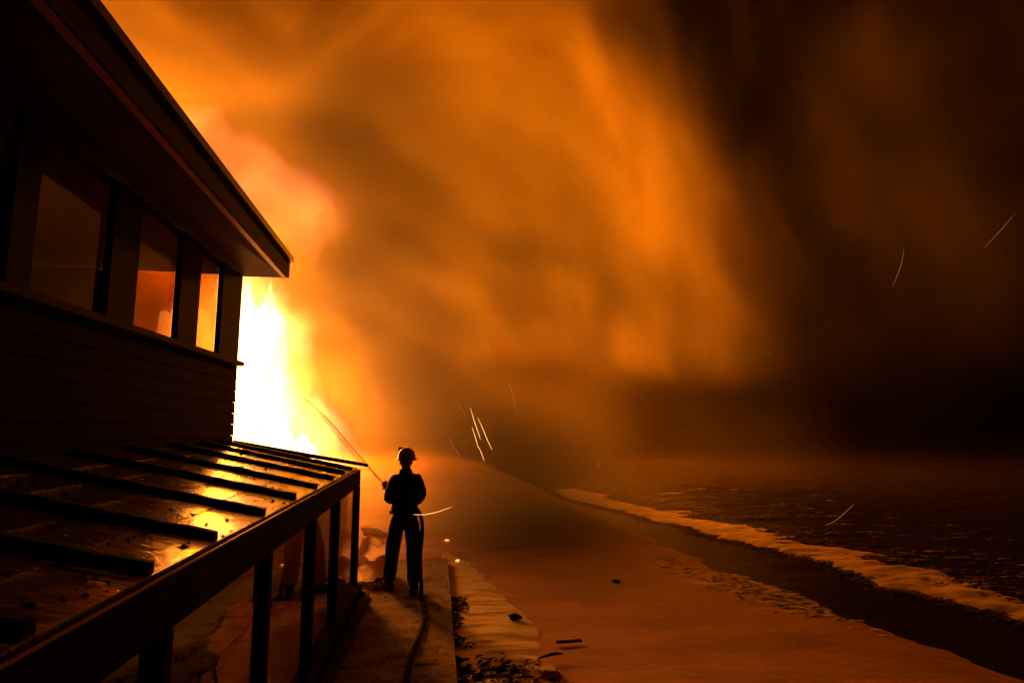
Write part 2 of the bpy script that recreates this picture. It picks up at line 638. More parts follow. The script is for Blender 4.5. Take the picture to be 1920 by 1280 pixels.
# end window towards the fire
ex0, ex1 = WX - 1.75, WX - 0.14
fr = bpy.data.objects.new('window', None); fr.location = (ex0, YC, ZS); C.objects.link(fr)
fr.parent = house; fr.matrix_parent_inverse = Matrix.Translation(-house.location)
for q in (0, 3):
    xx = ex0 + (ex1 - ex0) * q / 3
    bm = bmesh.new()
    box(bm, xx - 0.02, xx + 0.02, YC - 0.12, YC - 0.06, ZS + 0.021, ZT)
    o = obj('window_frame', bm, M['dark_wood']); o.parent = fr; o.matrix_parent_inverse = Matrix.Translation(-fr.location)
bm = bmesh.new()
box(bm, ex0, ex1, YC - 0.093, YC - 0.087, ZS + 0.021, ZT)
o = obj('pane', bm, M['pane']); o.parent = fr; o.matrix_parent_inverse = Matrix.Translation(-fr.location)
boxo('end_wall', M['dark_wood'], house, WX - 6, ex0 - 0.02, YC - 0.2, YC - 0.02, ZS + 0.021, ZT)

# eave: soffit, trim, fascia, gutter, roof
FE = onY(542, 527, YC + 0.03)
XE = FE.x
k = 0.033


def rise(y):
    return (YC - y) * k


ya, yb = -0.5, YC + 0.03


def slanted(name, m, x0, x1, z0a, z0b, z1a, z1b, slope=True, parent=house, ya=ya, yb=yb):
    """long piece in y whose outer heights rise towards the camera. z0a/z0b: bottom at x0/x1, z1a/z1b: top"""
    s = rise
    bm = bmesh.new()
    sa, sb = s(ya), s(yb)
    hexa(bm, [(x0, ya, z0a + sa), (x1, ya, z0b + sa), (x1, yb, z0b + sb), (x0, yb, z0a + sb),
              (x0, ya, z1a + sa), (x1, ya, z1b + sa), (x1, yb, z1b + sb), (x0, yb, z1a + sb)])
    return obj(name, bm, m, parent)


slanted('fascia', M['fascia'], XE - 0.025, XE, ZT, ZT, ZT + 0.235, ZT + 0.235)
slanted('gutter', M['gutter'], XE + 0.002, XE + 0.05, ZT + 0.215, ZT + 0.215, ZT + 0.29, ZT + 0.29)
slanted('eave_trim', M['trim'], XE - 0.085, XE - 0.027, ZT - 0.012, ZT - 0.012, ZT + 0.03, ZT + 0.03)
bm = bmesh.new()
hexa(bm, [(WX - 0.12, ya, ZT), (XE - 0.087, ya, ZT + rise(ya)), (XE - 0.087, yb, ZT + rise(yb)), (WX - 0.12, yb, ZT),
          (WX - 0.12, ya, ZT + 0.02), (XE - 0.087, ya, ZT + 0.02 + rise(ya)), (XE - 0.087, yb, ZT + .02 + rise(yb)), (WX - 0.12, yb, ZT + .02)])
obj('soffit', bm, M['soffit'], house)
sl = 0.52
w_ = 3.2
slanted('roof', M['roofing'], XE - w_, XE + 0.03, ZT + 0.27 + w_ * sl, ZT + 0.25, ZT + 0.35 + w_ * sl, ZT + 0.31)
slanted('roof', M['roofing'], WX - 6.3, XE - w_ - 0.003, ZT + 0.2, ZT + 0.27 + w_ * sl, ZT + 0.28, ZT + 0.35 + w_ * sl)
bm = bmesh.new()   # gable end board closing the eave
vv = [(XE - 0.03, ZT + 0.003), (XE - 0.03, ZT + 0.24), (XE - w_, ZT + .25 + w_ * sl), (WX - 6.2, ZT + 0.2), (WX - 6.2, ZT + .1)]
f0 = [bm.verts.new((x, yb - 0.06, z)) for x, z in vv]
f1 = [bm.verts.new((x, yb - 0.03, z)) for x, z in vv]
bm.faces.new(f0); bm.faces.new(list(reversed(f1)))
for i in range(5):
    bm.faces.new([f0[i], f1[i], f1[(i + 1) % 5], f0[(i + 1) % 5]])
bmesh.ops.recalc_face_normals(bm, faces=bm.faces)
obj('gable', bm, M['siding'], house)

# ------------------------------------------------------------------ sunroom
SX = -1.0
ZE = 1.60          # roof height at the eave
XEAVE = -1.04 + 0.04
ZJ = 1.955         # roof height at the house wall
sun = thing('sunroom', 'low lean-to sunroom with wet battened roof and glass side', 'sunroom', (SX, YC, 0))
Xr0, Xr1 = WX + 0.003, -1.04


def rz(x):
    return ZE + (ZJ - ZE) * (Xr1 - x) / (Xr1 - Xr0)


batY = [8.12, 7.46, 6.68, 5.80, 4.95, 4.10, 3.24, 2.55, 1.85, 1.1]
edges = [8.58] + batY
rows = 5
for i in range(len(edges) - 1):
    yb_, ya_ = edges[i] - (0.0 if i == 0 else 0.004), edges[i + 1] + 0.004
    cuts = [0]
    for q in range(1, rows):
        cuts.append(q / rows + rnd.uniform(-0.035, 0.035))
    cuts.append(1)
    for q in range(rows):
        xa = Xr0 + (Xr1 - Xr0) * cuts[q]
        xb = Xr0 + (Xr1 - Xr0) * cuts[q + 1]
        bm = bmesh.new()
        j = rnd.uniform(-0.002, 0.002)
        # lower end lifted slightly, so the laps read
        hexa(bm, [(xa, ya_, rz(xa) - 0.012), (xb - 0.007, ya_, rz(xb) - 0.012), (xb - 0.007, yb_, rz(xb) - 0.012), (xa, yb_, rz(xa) - 0.012),
                  (xa, ya_, rz(xa) + j), (xb - 0.007, ya_, rz(xb) + 0.004 + j), (xb - 0.007, yb_, rz(xb) + 0.004 - j), (xa, yb_, rz(xa) - j)])
        obj('roof_sheet', bm, M['sheet'], sun)
for y in batY:
    bm = bmesh.new()
    xa, xb = Xr0, Xr1 - 0.02
    n_ = 26
    rings = []
    for q in range(n_ + 1):
        x = xa + (xb - xa) * q / n_
        h = 0.042 + 0.008 * fbm(x, y, 9, 2, 3)
        wj = 0.028 + 0.005 * fbm(x, y, 8, 5, 3)
        rings.append([bm.verts.new(p) for p in ((x, y - wj, rz(x) - .004), (x, y - wj * .7, rz(x) + h), (x, y + wj * .7, rz(x) + h), (x, y + wj, rz(x) - .004))])
    for q in range(n_):
        for s in range(4):
            bm.faces.new([rings[q][s], rings[q][(s + 1) % 4], rings[q + 1][(s + 1) % 4], rings[q + 1][s]])
    bm.faces.new(rings[0][::-1]); bm.faces.new(rings[-1])
    bmesh.ops.recalc_face_normals(bm, faces=bm.faces)
    obj('batten', bm, M['batten'], sun)
# verge board at the far end, sticks out past the corner
bm = bmesh.new()
xa, xb = Xr0 + .0, Xr1 + 0.12
ra, rb = ZJ + 0.022, ZE + 0.055
hexa(bm, [(xa, 8.585, rz(xa) - 0.05), (xb, 8.585, rb - 0.04), (xb, 8.66, rb - 0.04), (xa, 8.66, rz(xa) - 0.05),
          (xa, 8.585, ra), (xb, 8.585, rb), (xb, 8.66, rb), (xa, 8.66, ra)])
obj('verge_board', bm, M['batten'], sun)
boxo('eave_beam', M['frame'], sun, SX - 0.09, Xr1 + 0.03, 0.7, 8.58, 1.375, ZE - 0.014, 0.004)
boxo('eave_drip', M['trim'], sun, Xr1 + 0.031, Xr1 + 0.036, 0.7, 8.58, ZE - 0.012, ZE - 0.002)
boxo('end_beam', M['frame'], sun, WX + 0.01, SX - 0.095, 8.5, 8.57, 1.42, 1.56)
boxo('plinth', M['frame'], sun, SX - 0.12, SX + 0.06, 0.7, 8.56, 0.0, 0.15, 0.006)
boxo('end_plinth', M['frame'], sun, WX + 0.01, SX - 0.13, 8.46, 8.56, 0.0, 0.15)
PY = [8.50, 6.80, 5.52, 4.09, 2.62, 1.2]
for y in PY:
    boxo('post', M['frame'], sun, SX - 0.088, SX - 0.002, y - 0.035, y + 0.035, 0.152, 1.373, 0.003)
for y1, y0 in zip(PY, PY[1:]):
    boxo('glass_panel', M['pane2'], sun, SX - 0.055, SX - 0.049, y0 + 0.036, y1 - 0.036, 0.152, 1.373)
gw = (SX - .13 - WX - .05) / 3
for q in range(3):
    xa = WX + 0.05 + q * gw
    boxo('end_glass', M['pane2'], sun, xa + 0.03, xa + gw - .03, 8.52, 8.526, 0.152, 1.418)
    boxo('end_post', M['frame'], sun, xa - 0.025, xa + 0.027, 8.49, 8.55, 0.152, 1.418)
# tiled floor
boxo('floor_bed', M['grout'], sun, WX + 0.01, SX - 0.13, 0.7, 8.45, 0.012, 0.03)
tw = 0.42
tm = None
j = 0
yy = 8.43
while yy > 1.2:
    xx = SX - 0.14
    while xx - tw > WX:
        bm = bmesh.new()
        d = [rnd.uniform(0.032, 0.04) for _ in range(4)]
        hexa(bm, [(xx - tw + .006, yy - tw + .006, .029), (xx, yy - tw + .006, .029), (xx, yy, .029), (xx - tw + .006, yy, .029),
                  (xx - tw + .008, yy - tw + .008, d[0]), (xx - .002, yy - tw + .008, d[1]), (xx - .002, yy - .002, d[2]), (xx - tw + .008, yy - .002, d[3])])
        obj('floor_tile', bm, M['tile'], sun)
        xx -= tw
    yy -= tw

# debris on the wet roof
bm = bmesh.new()
for i in range(900):
    y = rnd.uniform(1.6, 8.4)
    x = rnd.uniform(Xr0 + .2, Xr1 - .02)
    r = rnd.uniform(0.003, 0.014) * (1.8 if rnd.random() < 0.08 else 1)
    z = rz(x) + 0.003
    a0 = rnd.random() * 6
    ring = [bm.verts.new((x + r * rnd.uniform(.5, 1.6) * math.cos(a0 + q * math.tau / 5), y + r * rnd.uniform(.5, 1.6) * math.sin(a0 + q * math.tau / 5), z)) for q in range(5)]
    top = bm.verts.new((x, y, z + r * rnd.uniform(.3, .9)))
    for q in range(5):
        bm.faces.new([ring[q], ring[(q + 1) % 5], top])
o = obj('roof_debris', bm, M['char'])
tag(o, 'small charred flakes lying on the wet sunroom roof', 'ash debris', kind='stuff')

# chair inside the sunroom
ch = thing('chair', 'dark round-backed chair standing inside the glass sunroom', 'chair', (-1.75, 4.9, 0.04))
bm = bmesh.new()
bmesh.ops.create_cone(bm, segments=20, radius1=0.2, radius2=0.21, depth=0.05, cap_ends=True, matrix=Matrix.Translation((-1.75, 4.9, 0.47)))
obj('seat', bm, M['char'], ch)
bm = bmesh.new()
bmesh.ops.create_cone(bm, segments=20, radius1=0.19, radius2=0.19, depth=0.03, cap_ends=True,
                      matrix=Matrix.Translation((-1.75, 5.1, 0.78)) @ Matrix.Rotation(R(80), 4, 'X'))
obj('backrest', bm, M['char'], ch)
bm = bmesh.new(); tube(bm, [(-1.75, 5.08, 0.45), (-1.75, 5.11, 0.72)], 0.015); obj('back_post', bm, M['nozzle'], ch)
for sx, sy in ((-1, -1), (1, -1), (-1, 1), (1, 1)):
    bm = bmesh.new(); tube(bm, [(-1.75 + sx * .13, 4.9 + sy * .13, .45), (-1.75 + sx * .2, 4.9 + sy * .2, .045)], 0.012); obj('leg', bm, M['nozzle'], ch)

# plank lying beside the plinth
pl = boxo('plank', M['char'], None, -0.90, -0.83, 4.3, 8.45, 0.015, 0.05, 0.004)
tag(pl, 'long dark plank lying along the foot of the sunroom glass', 'plank')

# ------------------------------------------------------------------ rubble near the corner


def rock(name, loc, size, seed, label, cat, m=None, flat=0.7, rz_=0.0):
    bm = bmesh.new()
    bmesh.ops.create_icosphere(bm, subdivisions=3, radius=1)
    for v in bm.verts:
        d = v.co.normalized()
        f = 1 + 0.7 * mnoise.noise(d * 1.4 + Vector((seed * 1.7, 0.5, 0))) + 0.25 * mnoise.noise(d * 3.7 + Vector((seed, 3, 0)))
        c = d * f
        c = Vector((max(-1.05, min(1.05, c.x)), max(-1.05, min(1.05, c.y)), max(-.9, min(.95, c.z))))
        v.co = Vector((c.x * size[0], c.y * size[1], c.z * size[2]))
    bmesh.ops.rotate(bm, verts=bm.verts, matrix=Matrix.Rotation(rz_, 3, 'Z'))
    o = obj(name, bm, m or M['rock'])
    o.location = loc
    tag(o, label, cat)
    return o


def lump(loc, size, seed, label, rot=(0, 0, 0), open_=True):
    """crumpled pale sheet standing up as a hollow shell, open towards the back"""
    bm = bmesh.new()
    bmesh.ops.create_icosphere(bm, subdivisions=4, radius=1)
    for v in bm.verts:
        d = v.co.normalized()
        f = 1 + .5 * mnoise.noise(d * 1.5 + Vector((seed * 1.7, .5, 0))) + .3 * abs(mnoise.noise(d * 3.2 + Vector((seed, 3, 0)))) + .08 * mnoise.noise(d * 9 + Vector((seed, 1, 0)))
        v.co = Vector((d.x * f * size[0], d.y * f * size[1], d.z * f * size[2]))
    if open_:
        bmesh.ops.delete(bm, geom=[v for v in bm.verts if v.co.y > .35 * size[1]], context='VERTS')
        bmesh.ops.solidify(bm, geom=bm.faces[:], thickness=0.006)
    o = obj('crumpled_sheet', bm, M['wrap'], smooth=True)
    o.location = loc
    o.rotation_euler = rot
    tag(o, label, 'debris')


lump((-0.99, 9.3, 0.13), (0.17, 0.15, 0.17), 1, 'lowest pale crumpled lump against the corner post of the sunroom')
lump((-0.76, 9.5, 0.12), (0.14, 0.13, 0.14), 5, 'pale crumpled lump nearest the firefighter\'s left leg')
lump((-0.93, 9.75, 0.30), (0.19, 0.17, 0.22), 9, 'tallest pale crumpled lump behind the sunroom corner')
lump((-0.86, 9.7, 0.56), (0.24, 0.16, 0.055), 14, 'flat tilted pale piece capping the crumpled heap', (R(8), R(14), .3), False)
for i, (dx, dy, s, lb) in enumerate(((0.14, -0.55, .05, 'small pale stone in front of the rubble heap beside the plinth'),
                                     (0.33, -0.28, .04, 'tiny pale stone right of the rubble heap'),
                                     (0.02, -0.85, .035, 'tiny pale stone at the foot of the corner post'))):
    rock('stone', (-0.93 + dx, 9.35 + dy, 0.02), (s, s, s * .8), 20 + i, lb, 'stone')

# ground pieces
p = onZ(1067, 1205, -0.12)
bm = bmesh.new(); box(bm, -0.14, 0.14, -0.02, 0.02, -0.012, 0.012, 0.004)
o = obj('burnt_stick', bm, M['char']); o.location = (p.x, p.y, -0.10); o.rotation_euler = (0, 0, 0.08)
tag(o, 'straight short burnt stick lying level on the sand', 'stick')
p = onZ(1034, 1236, -0.12)
bm = bmesh.new(); tube(bm, [(-.13, -.03, 0), (-.04, 0.0, .012), (.05, .03, .016), (.12, .03, .01)], [.008, .014, .017, .009], 6)
o = obj('burnt_stick', bm, M['char']); o.location = (p.x, p.y, -0.09)
tag(o, 'bent burnt stick resting on a small pale clod', 'stick')
p = onZ(1030, 1262, -0.12)
rock('clod', (p.x, p.y, -0.12), (0.11, 0.10, 0.05), 33, 'small pale crusted clod below the bent burnt stick', 'clod')
p = onZ(965, 1158, -0.1)
rock('charred_lump', (p.x, p.y, -0.08), (0.085, 0.06, 0.035), 41, 'dark charred lump lying on the pale strip of ground', 'charred lump', M['char'])
p = onZ(1155, 1088, -0.12)
rock('charred_lump', (p.x, p.y, -0.125), (0.06, 0.04, 0.02), 43, 'tiny dark lump lying alone on the wide sand', 'charred lump', M['char'])

# dark straw and char along the slab edge
bm = bmesh.new()


def chip(x, y, z, L, wd, a, tilt):
    d = Vector((math.cos(a), math.sin(a), tilt)) * L
    s = Vector((-math.sin(a), math.cos(a), 0.3)) * wd
    c = Vector((x, y, z))
    u = Vector((0, 0, wd))
    v = [bm.verts.new(q) for q in (c - d - s, c + d * 1.1, c - d + s, c - d * 0.2 + u + s * .4)]
    bm.faces.new([v[0], v[1], v[3]]); bm.faces.new([v[1], v[2], v[3]]); bm.faces.new([v[2], v[0], v[3]]); bm.faces.new([v[0], v[2], v[1]])


for i in range(850):
    y = rnd.uniform(3.9, 8.6)
    dx = abs(rnd.gauss(0, 0.13)) + 0.005
    if fbm(0, y, 1.6, 60, 3) + 0.45 < dx * 2.2:
        continue
    x = EDGE_X + dx
    chip(x, y, strip_h(x, y) + 0.008, rnd.uniform(.012, .045), rnd.uniform(.004, .012), rnd.uniform(-.6, .6) + (math.pi if rnd.random() < .5 else 0), rnd.uniform(-.2, .5))
for i in range(330):
    p = onZ(rnd.gauss(930, 40), rnd.gauss(1262, 14), -.11)
    if p.x > EDGE_X + .02:
        chip(p.x, p.y, strip_h(p.x, p.y) + .006, rnd.uniform(.01, .04), rnd.uniform(.004, .011), rnd.uniform(-.6, .6), rnd.uniform(-.2, .5))
o = obj('scorched_straw', bm, M['char'])
tag(o, 'dark scorched straw and chips along the edge of the path', 'debris', kind='stuff')
bm = bmesh.new()
for i in range(500):
    x = rnd.uniform(-0.8, EDGE_X - 0.02)
    y = rnd.uniform(4.5, SY1 - .1)
    chip(x, y, 0.02, rnd.uniform(.006, .025), rnd.uniform(.003, .01), rnd.random() * 6, rnd.uniform(-.2, .5))
o = obj('path_grit', bm, M['rock'])
tag(o, 'pale grit and crumbs scattered over the concrete path', 'grit', kind='stuff')

# glowing embers
for px, py, s, z, lb in ((838, 1013, .028, -.1, 'larger glowing ember on the ground beyond the path end'),
                         (858, 1051, .02, -.1, 'small glowing ember on the pale strip at the path end'),):
    p = onZ(px, py, z)
    o = rock('ember', (p.x, p.y, z + .01), (s * 1.6, s, s * .6), px, lb, 'ember', M['ember'])

# ------------------------------------------------------------------ firefighter
PXO, PYO = onY(758, 1000, 8.5).x, 8.5
ff = thing('person', 'firefighter in helmet and dark gear aiming a hose, seen from behind', 'person', (PXO, PYO, 0))


def skinned(name, verts, edges, radii, m, parent, sub=2, root=0):
    me = bpy.data.meshes.new(name)
    me.from_pydata([Vector(v) + Vector((PXO, PYO, 0)) for v in verts], edges, [])
    o = link(name, me, parent, m)
    md = o.modifiers.new('Skin', 'SKIN')
    md.use_smooth_shade = True
    md.branch_smoothing = 0.6
    for i, r in enumerate(radii):
        sv = me.skin_vertices[0].data[i]
        sv.radius = r if hasattr(r, '__len__') else (r, r)
        sv.use_root = (i == root)
    s = o.modifiers.new('Sub', 'SUBSURF')
    s.levels = sub; s.render_levels = sub
    return o


V = [(0, 0, .97), (0, .0, 1.10), (0, .01, 1.26), (0, .02, 1.42), (0, .02, 1.54), (0, .03, 1.60),      # 0-5 spine,neck
     (-.105, .0, .88), (-.155, .08, .52), (-.195, .19, .12),                                            # 6-8 left leg
     (.105, .0, .88), (.13, .02, .52), (.14, -.10, .12),                                               # 9-11 right leg
     (-.145, .02, 1.47), (-.19, .03, 1.18), (-.235, .25, 1.27),                                          # 12-14 left arm
     (.145, .02, 1.47), (.19, .03, 1.20), (.06, .25, 1.12),                                              # 15-17 right arm
     (0, .05, 1.70), (0, .06, 1.77)]
E = [(0, 1), (1, 2), (2, 3), (3, 4), (4, 5), (0, 6), (6, 7), (7, 8), (0, 9), (9, 10), (10, 11), (3, 12), (12, 13), (13, 14), (3, 15), (15, 16), (16, 17), (5, 18), (18, 19)]
Rr = [(.165, .12), (.15, .115), (.165, .125), (.175, .12), (.075, .075), (.058, .06),
      (.122, .125), (.1, .104), (.088, .092), (.122, .125), (.102, .106), (.09, .094),
      (.095, .10), (.078, .085), (.052, .055), (.095, .10), (.08, .085), (.052, .055), (.078, .092), (.07, .085)]
body = skinned('body', V, E, Rr, M['trousers'], ff, sub=2)


def shell(name, pts, rads, m, seg=20, close=True):
    """loop of elliptical rings (x radius, y radius) through pts, with cloth folds"""
    bm = bmesh.new()
    pts = [Vector(p) + Vector((PXO, PYO, 0)) for p in pts]
    rings = []
    for i, (p, r) in enumerate(zip(pts, rads)):
        d = (pts[min(i + 1, len(pts) - 1)] - pts[max(0, i - 1)]).normalized()
        s = Vector((1, 0, 0)); s = (s - d * s.dot(d)).normalized()
        t = d.cross(s)
        ring = []
        for k_ in range(seg):
            a = math.tau * k_ / seg
            dirv = s * math.cos(a) * r[0] + t * math.sin(a) * r[1]
            f = 1 + 0.05 * mnoise.noise((p + dirv) * 9)
            ring.append(bm.verts.new(p + dirv * f))
        rings.append(ring)
    for i in range(len(rings) - 1):
        for k_ in range(seg):
            bm.faces.new([rings[i][k_], rings[i][(k_ + 1) % seg], rings[i + 1][(k_ + 1) % seg], rings[i + 1][k_]])
    if close:
        bm.faces.new(list(reversed(rings[0]))); bm.faces.new(rings[-1])
    bmesh.ops.recalc_face_normals(bm, faces=bm.faces)
    return obj(name, bm, m, ff, smooth=True)


# coat over the trunk, with its own sleeves
CV = [(0, 0, .96), (0, .0, 1.08), (0, .01, 1.25), (0, .02, 1.40), (0, .02, 1.52),
      (-.145, .02, 1.45), (-.195, .02, 1.17), (-.225, .22, 1.26),
      (.145, .02, 1.46), (.205, .02, 1.24), (.10, .22, 1.13)]
CE = [(0, 1), (1, 2), (2, 3), (3, 4), (3, 5), (5, 6), (6, 7), (3, 8), (8, 9), (9, 10)]
CR = [(.205, .16), (.195, .155), (.20, .155), (.195, .145), (.092, .095),
      (.105, .115), (.09, .098), (.066, .068), (.11, .12), (.095, .1), (.068, .07)]
coat = skinned('coat', CV, CE, CR, M['coat'], ff, sub=2)
tx = bpy.data.textures.new('folds', 'CLOUDS'); tx.noise_scale = 0.12
for o_, st in ((coat, 0.035), (body, 0.02)):
    dm = o_.modifiers.new('Folds', 'DISPLACE'); dm.texture = tx; dm.strength = st; dm.mid_level = 0.5
    dm.texture_coords = 'GLOBAL'
shell('collar', [(0, .02, 1.50), (0, .03, 1.585)], [(.095, .095), (.082, .085)], M['coat'], close=False)
shell('waist_strap', [(0, 0, 1.02), (0, 0, 1.05)], [(.207, .165), (.206, .164)], M['char'])
# head
bm = bmesh.new()
bmesh.ops.create_uvsphere(bm, u_segments=24, v_segments=16, radius=1)
for v in bm.verts:
    x, y, z = v.co
    # facing +y: jaw narrows, face flatter
    wx = .078 * (1 - 0.28 * max(0, -z) ** 1.5)
    ly = .096 * (1 - 0.12 * max(0, -z))
    y2 = y * ly + (0.006 if y > 0 and z < 0 else 0)
    # nose
    nz_ = math.exp(-((x / .16) ** 2) - (((z + .12) / .2) ** 2)) if y > 0 else 0
    y2 += .022 * nz_
    # eye hollows
    for sx in (-1, 1):
        y2 -= .012 * math.exp(-(((x - sx * .38) / .16) ** 2) - (((z - .08) / .12) ** 2)) if y > 0 else 0
    v.co = Vector((x * wx, y2, z * .118))
bmesh.ops.rotate(bm, verts=bm.verts, matrix=Matrix.Rotation(R(14), 3, 'Z') @ Matrix.Rotation(R(-4), 3, 'X'))
bmesh.ops.translate(bm, verts=bm.verts, vec=(PXO, PYO + .05, 1.685))
obj('head', bm, M['skin'], ff, smooth=True)
for sx in (-1, 1):
    bm = bmesh.new()
    bmesh.ops.create_uvsphere(bm, u_segments=10, v_segments=8, radius=1, matrix=Matrix.Translation((PXO + sx * .078, PYO + .045, 1.675)) @ Matrix.Diagonal((.012, .02, .032, 1)))
    obj('ear', bm, M['skin'], ff, smooth=True)
bm = bmesh.new()
bmesh.ops.create_uvsphere(bm, u_segments=20, v_segments=12, radius=1)
bmesh.ops.delete(bm, geom=[v for v in bm.verts if v.co.y > 0.25], context='VERTS')
for v in bm.verts:
    v.co = Vector((v.co.x * .083, v.co.y * .1, v.co.z * .1))
bmesh.ops.translate(bm, verts=bm.verts, vec=(PXO, PYO + .045, 1.70))
obj('hair', bm, M['char'], ff, smooth=True)
# helmet: dome, brim, comb, front shield
HC = Vector((PXO + .005, PYO + .05, 1.745))
hrot = Matrix.Rotation(R(14), 3, 'Z') @ Matrix.Rotation(R(-3), 3, 'X')
bm = bmesh.new()
prof = [(.02, .128), (.05, .122), (.082, .102), (.105, .07), (.115, .03), (.119, -.005), (.121, -.012), (.142, -.028), (.145, -.034), (.141, -.036), (.117, -.022)]
seg = 32
rings = []
for r_, z_ in prof:
    ring = []
    for k_ in range(seg):
        a = math.tau * k_ / seg
        back = 1.0 + (0.18 * max(0, -math.sin(a)) if r_ > .14 else 0) + (0.06 * abs(math.sin(a)))
        zz_ = z_ - (0.018 * max(0, -math.sin(a)) ** 2 if r_ > .14 else 0)
        ring.append(bm.verts.new((r_ * math.cos(a), r_ * math.sin(a) * back, zz_)))
    rings.append(ring)
for i in range(len(rings) - 1):
    for k_ in range(seg):
        bm.faces.new([rings[i][k_], rings[i][(k_ + 1) % seg], rings[i + 1][(k_ + 1) % seg], rings[i + 1][k_]])
bm.faces.new(rings[0][::-1])
bmesh.ops.recalc_face_normals(bm, faces=bm.faces)
bmesh.ops.rotate(bm, verts=bm.verts, matrix=hrot)
bmesh.ops.translate(bm, verts=bm.verts, vec=HC)
helmet = obj('helmet', bm, M['helmet'], ff, smooth=True)
bm = bmesh.new()
for i in range(13):
    pass
arc = [(0, .122 * math.cos(R(a)), .133 * math.sin(R(a)) - 0.0) for a in range(10, 171, 16)]
tube(bm, arc, .009, 6)
bmesh.ops.rotate(bm, verts=bm.verts, matrix=hrot)
bmesh.ops.translate(bm, verts=bm.verts, vec=HC)
o = obj('comb', bm, M['helmet'], helmet)
o.matrix_parent_inverse = Matrix()
bm = bmesh.new()   # front badge holder, stands up at the front
hexa(bm, [(-.035, .12, .02), (.035, .12, .02), (.04, .135, .02), (-.04, .135, .02), (-.03, .115, .135), (.03, .115, .135), (.03, .126, .14), (-.03, .126, .14)])
bmesh.ops.rotate(bm, verts=bm.verts, matrix=Matrix.Rotation(R(30), 3, 'Z') @ hrot)
bmesh.ops.translate(bm, verts=bm.verts, vec=HC)
o = obj('front_shield', bm, M['char'], helmet)
o.matrix_parent_inverse = Matrix()
# boots
for sgn, (ax, ay), ang, lab in ((-1, (-.20, .19), 22, 0), (1, (.14, -.10), -8, 1)):
    bm = bmesh.new()
    bmesh.ops.create_cube(bm, size=1)
    bmesh.ops.subdivide_edges(bm, edges=bm.edges, cuts=3, use_grid_fill=True)
    for v in bm.verts:
        x, y, z = v.co * 2
        l = .16
        yy_ = y * l + .055
        wd = .052 * (1 - .22 * max(0, -y)) * (1 - .35 * max(0, y) ** 3)
        top = .075 if y > 0.2 else .11
        zz_ = (z + 1) / 2 * top * (1 - .35 * max(0, y) ** 2)
        v.co = Vector((x * wd, yy_, zz_ + .006))
    bmesh.ops.rotate(bm, verts=bm.verts, matrix=Matrix.Rotation(R(ang), 3, 'Z'))
    bmesh.ops.translate(bm, verts=bm.verts, vec=(PXO + ax, PYO + ay, 0))
    o = obj('boot', bm, M['boot'], ff, smooth=True)
    md = o.modifiers.new('s', 'SUBSURF'); md.levels = 1; md.render_levels = 1
    bm = bmesh.new()
    tube(bm, [(PXO + ax, PYO + ay, .09), (PXO + ax, PYO + ay + .005, .20)], [.058, .068], 16)
    obj('boot_shaft', bm, M['boot'], ff, smooth=True)
    bm = bmesh.new()
    tube(bm, [(PXO + ax, PYO + ay, .165), (PXO + ax, PYO + ay, .19)], [.083, .084], 16)
    obj('trouser_cuff', bm, M['trousers'], ff, smooth=True)

# nozzle and hose geometry (world)
B = Vector((PXO, PYO, 0))
NT = onY(721, 907, PYO + .52)            # nozzle tip
hand_l = B + Vector((-.235, .30, 1.29))
hand_r = B + Vector((.03, .28, 1.13))
grip = NT + Vector((.05, -.16, -.03))


def hand(side, wrist, target, axis):
    """palm with four fingers curled round a pipe running along `axis` at target, thumb opposite"""
    axis = Vector(axis).normalized()
    fwd = (target - wrist).normalized()
    nrm = axis.cross(fwd).normalized()
    verts = [wrist, wrist.lerp(target, .45), wrist.lerp(target, .8)]
    edges_ = [(0, 1), (1, 2)]
    rad = [(.028, .024), (.042, .024), (.042, .022)]
    me_pts = list(verts)
    me_e = list(edges_)
    me_r = list(rad)
    root = 2
    lens = [.9, 1.0, .95, .78]
    parts = []
    parts.append((me_pts, me_e, me_r))
    for f in range(4):
        off = axis * ((f - 1.5) * .021)
        base = target - fwd * .02 + off + nrm * .012
        L = lens[f]
        pts = [base, base + (fwd * .022 + nrm * .022) * L, base + (fwd * .045 + nrm * .012) * L, base + (fwd * .048 - nrm * .016) * L]
        parts.append((pts, [(0, 1), (1, 2), (2, 3)], [.0105, .0105, .0098, .0085]))
    tb = wrist.lerp(target, .45) - axis * .03 * side
    parts.append(([tb, tb + fwd * .025 - axis * .012 * side - nrm * .012, tb + fwd * .05 - nrm * .03], [(0, 1), (1, 2)], [.014, .012, .010]))
    allv, alle, allr, roots = [], [], [], []
    for pts, es, rs in parts:
        b = len(allv)
        allv += [p - B for p in pts]
        alle += [(a + b, c + b) for a, c in es]
        allr += rs
        roots.append(b)
    o = skinned('hand', allv, alle, allr, M['glove'], ff, sub=1)
    for b in roots:
        o.data.skin_vertices[0].data[b].use_root = True
    return o


hose_pts = [NT + Vector((.02, -.12, -.015)), NT + Vector((.06, -.19, -.05)), B + Vector((-.1, .30, 1.24)), hand_r + Vector((.02, .03, .0)), B + Vector((.19, .2, .98)), B + Vector((.235, .07, .78)),
            B + Vector((.215, -.02, .45)), B + Vector((.235, -.12, .16))]
gp = [onZ(791, 1112, .03), onZ(797, 1150, .03), onZ(786, 1190, .03), onZ(772, 1230, .03), onZ(762, 1285, .03), onZ(772, 1400, .03), onZ(800, 1600, .03)]
hose_pts += gp
hl = grip + Vector((-.005, -.0, -.035))
hand(-1, hand_l, NT + Vector((.02, -.14, -.035)), (.25, -1, .1))
hand(1, B + Vector((.085, .235, 1.125)), hand_r + Vector((.01, .03, 0.01)), (-.6, .4, .8))
bm = bmesh.new()
tube(bm, catmull(hose_pts, 8), .026, 10)
o = obj('fire_hose', bm, M['hose'], smooth=True)
tag(o, 'dark fire hose trailing from the firefighter along the path', 'hose')
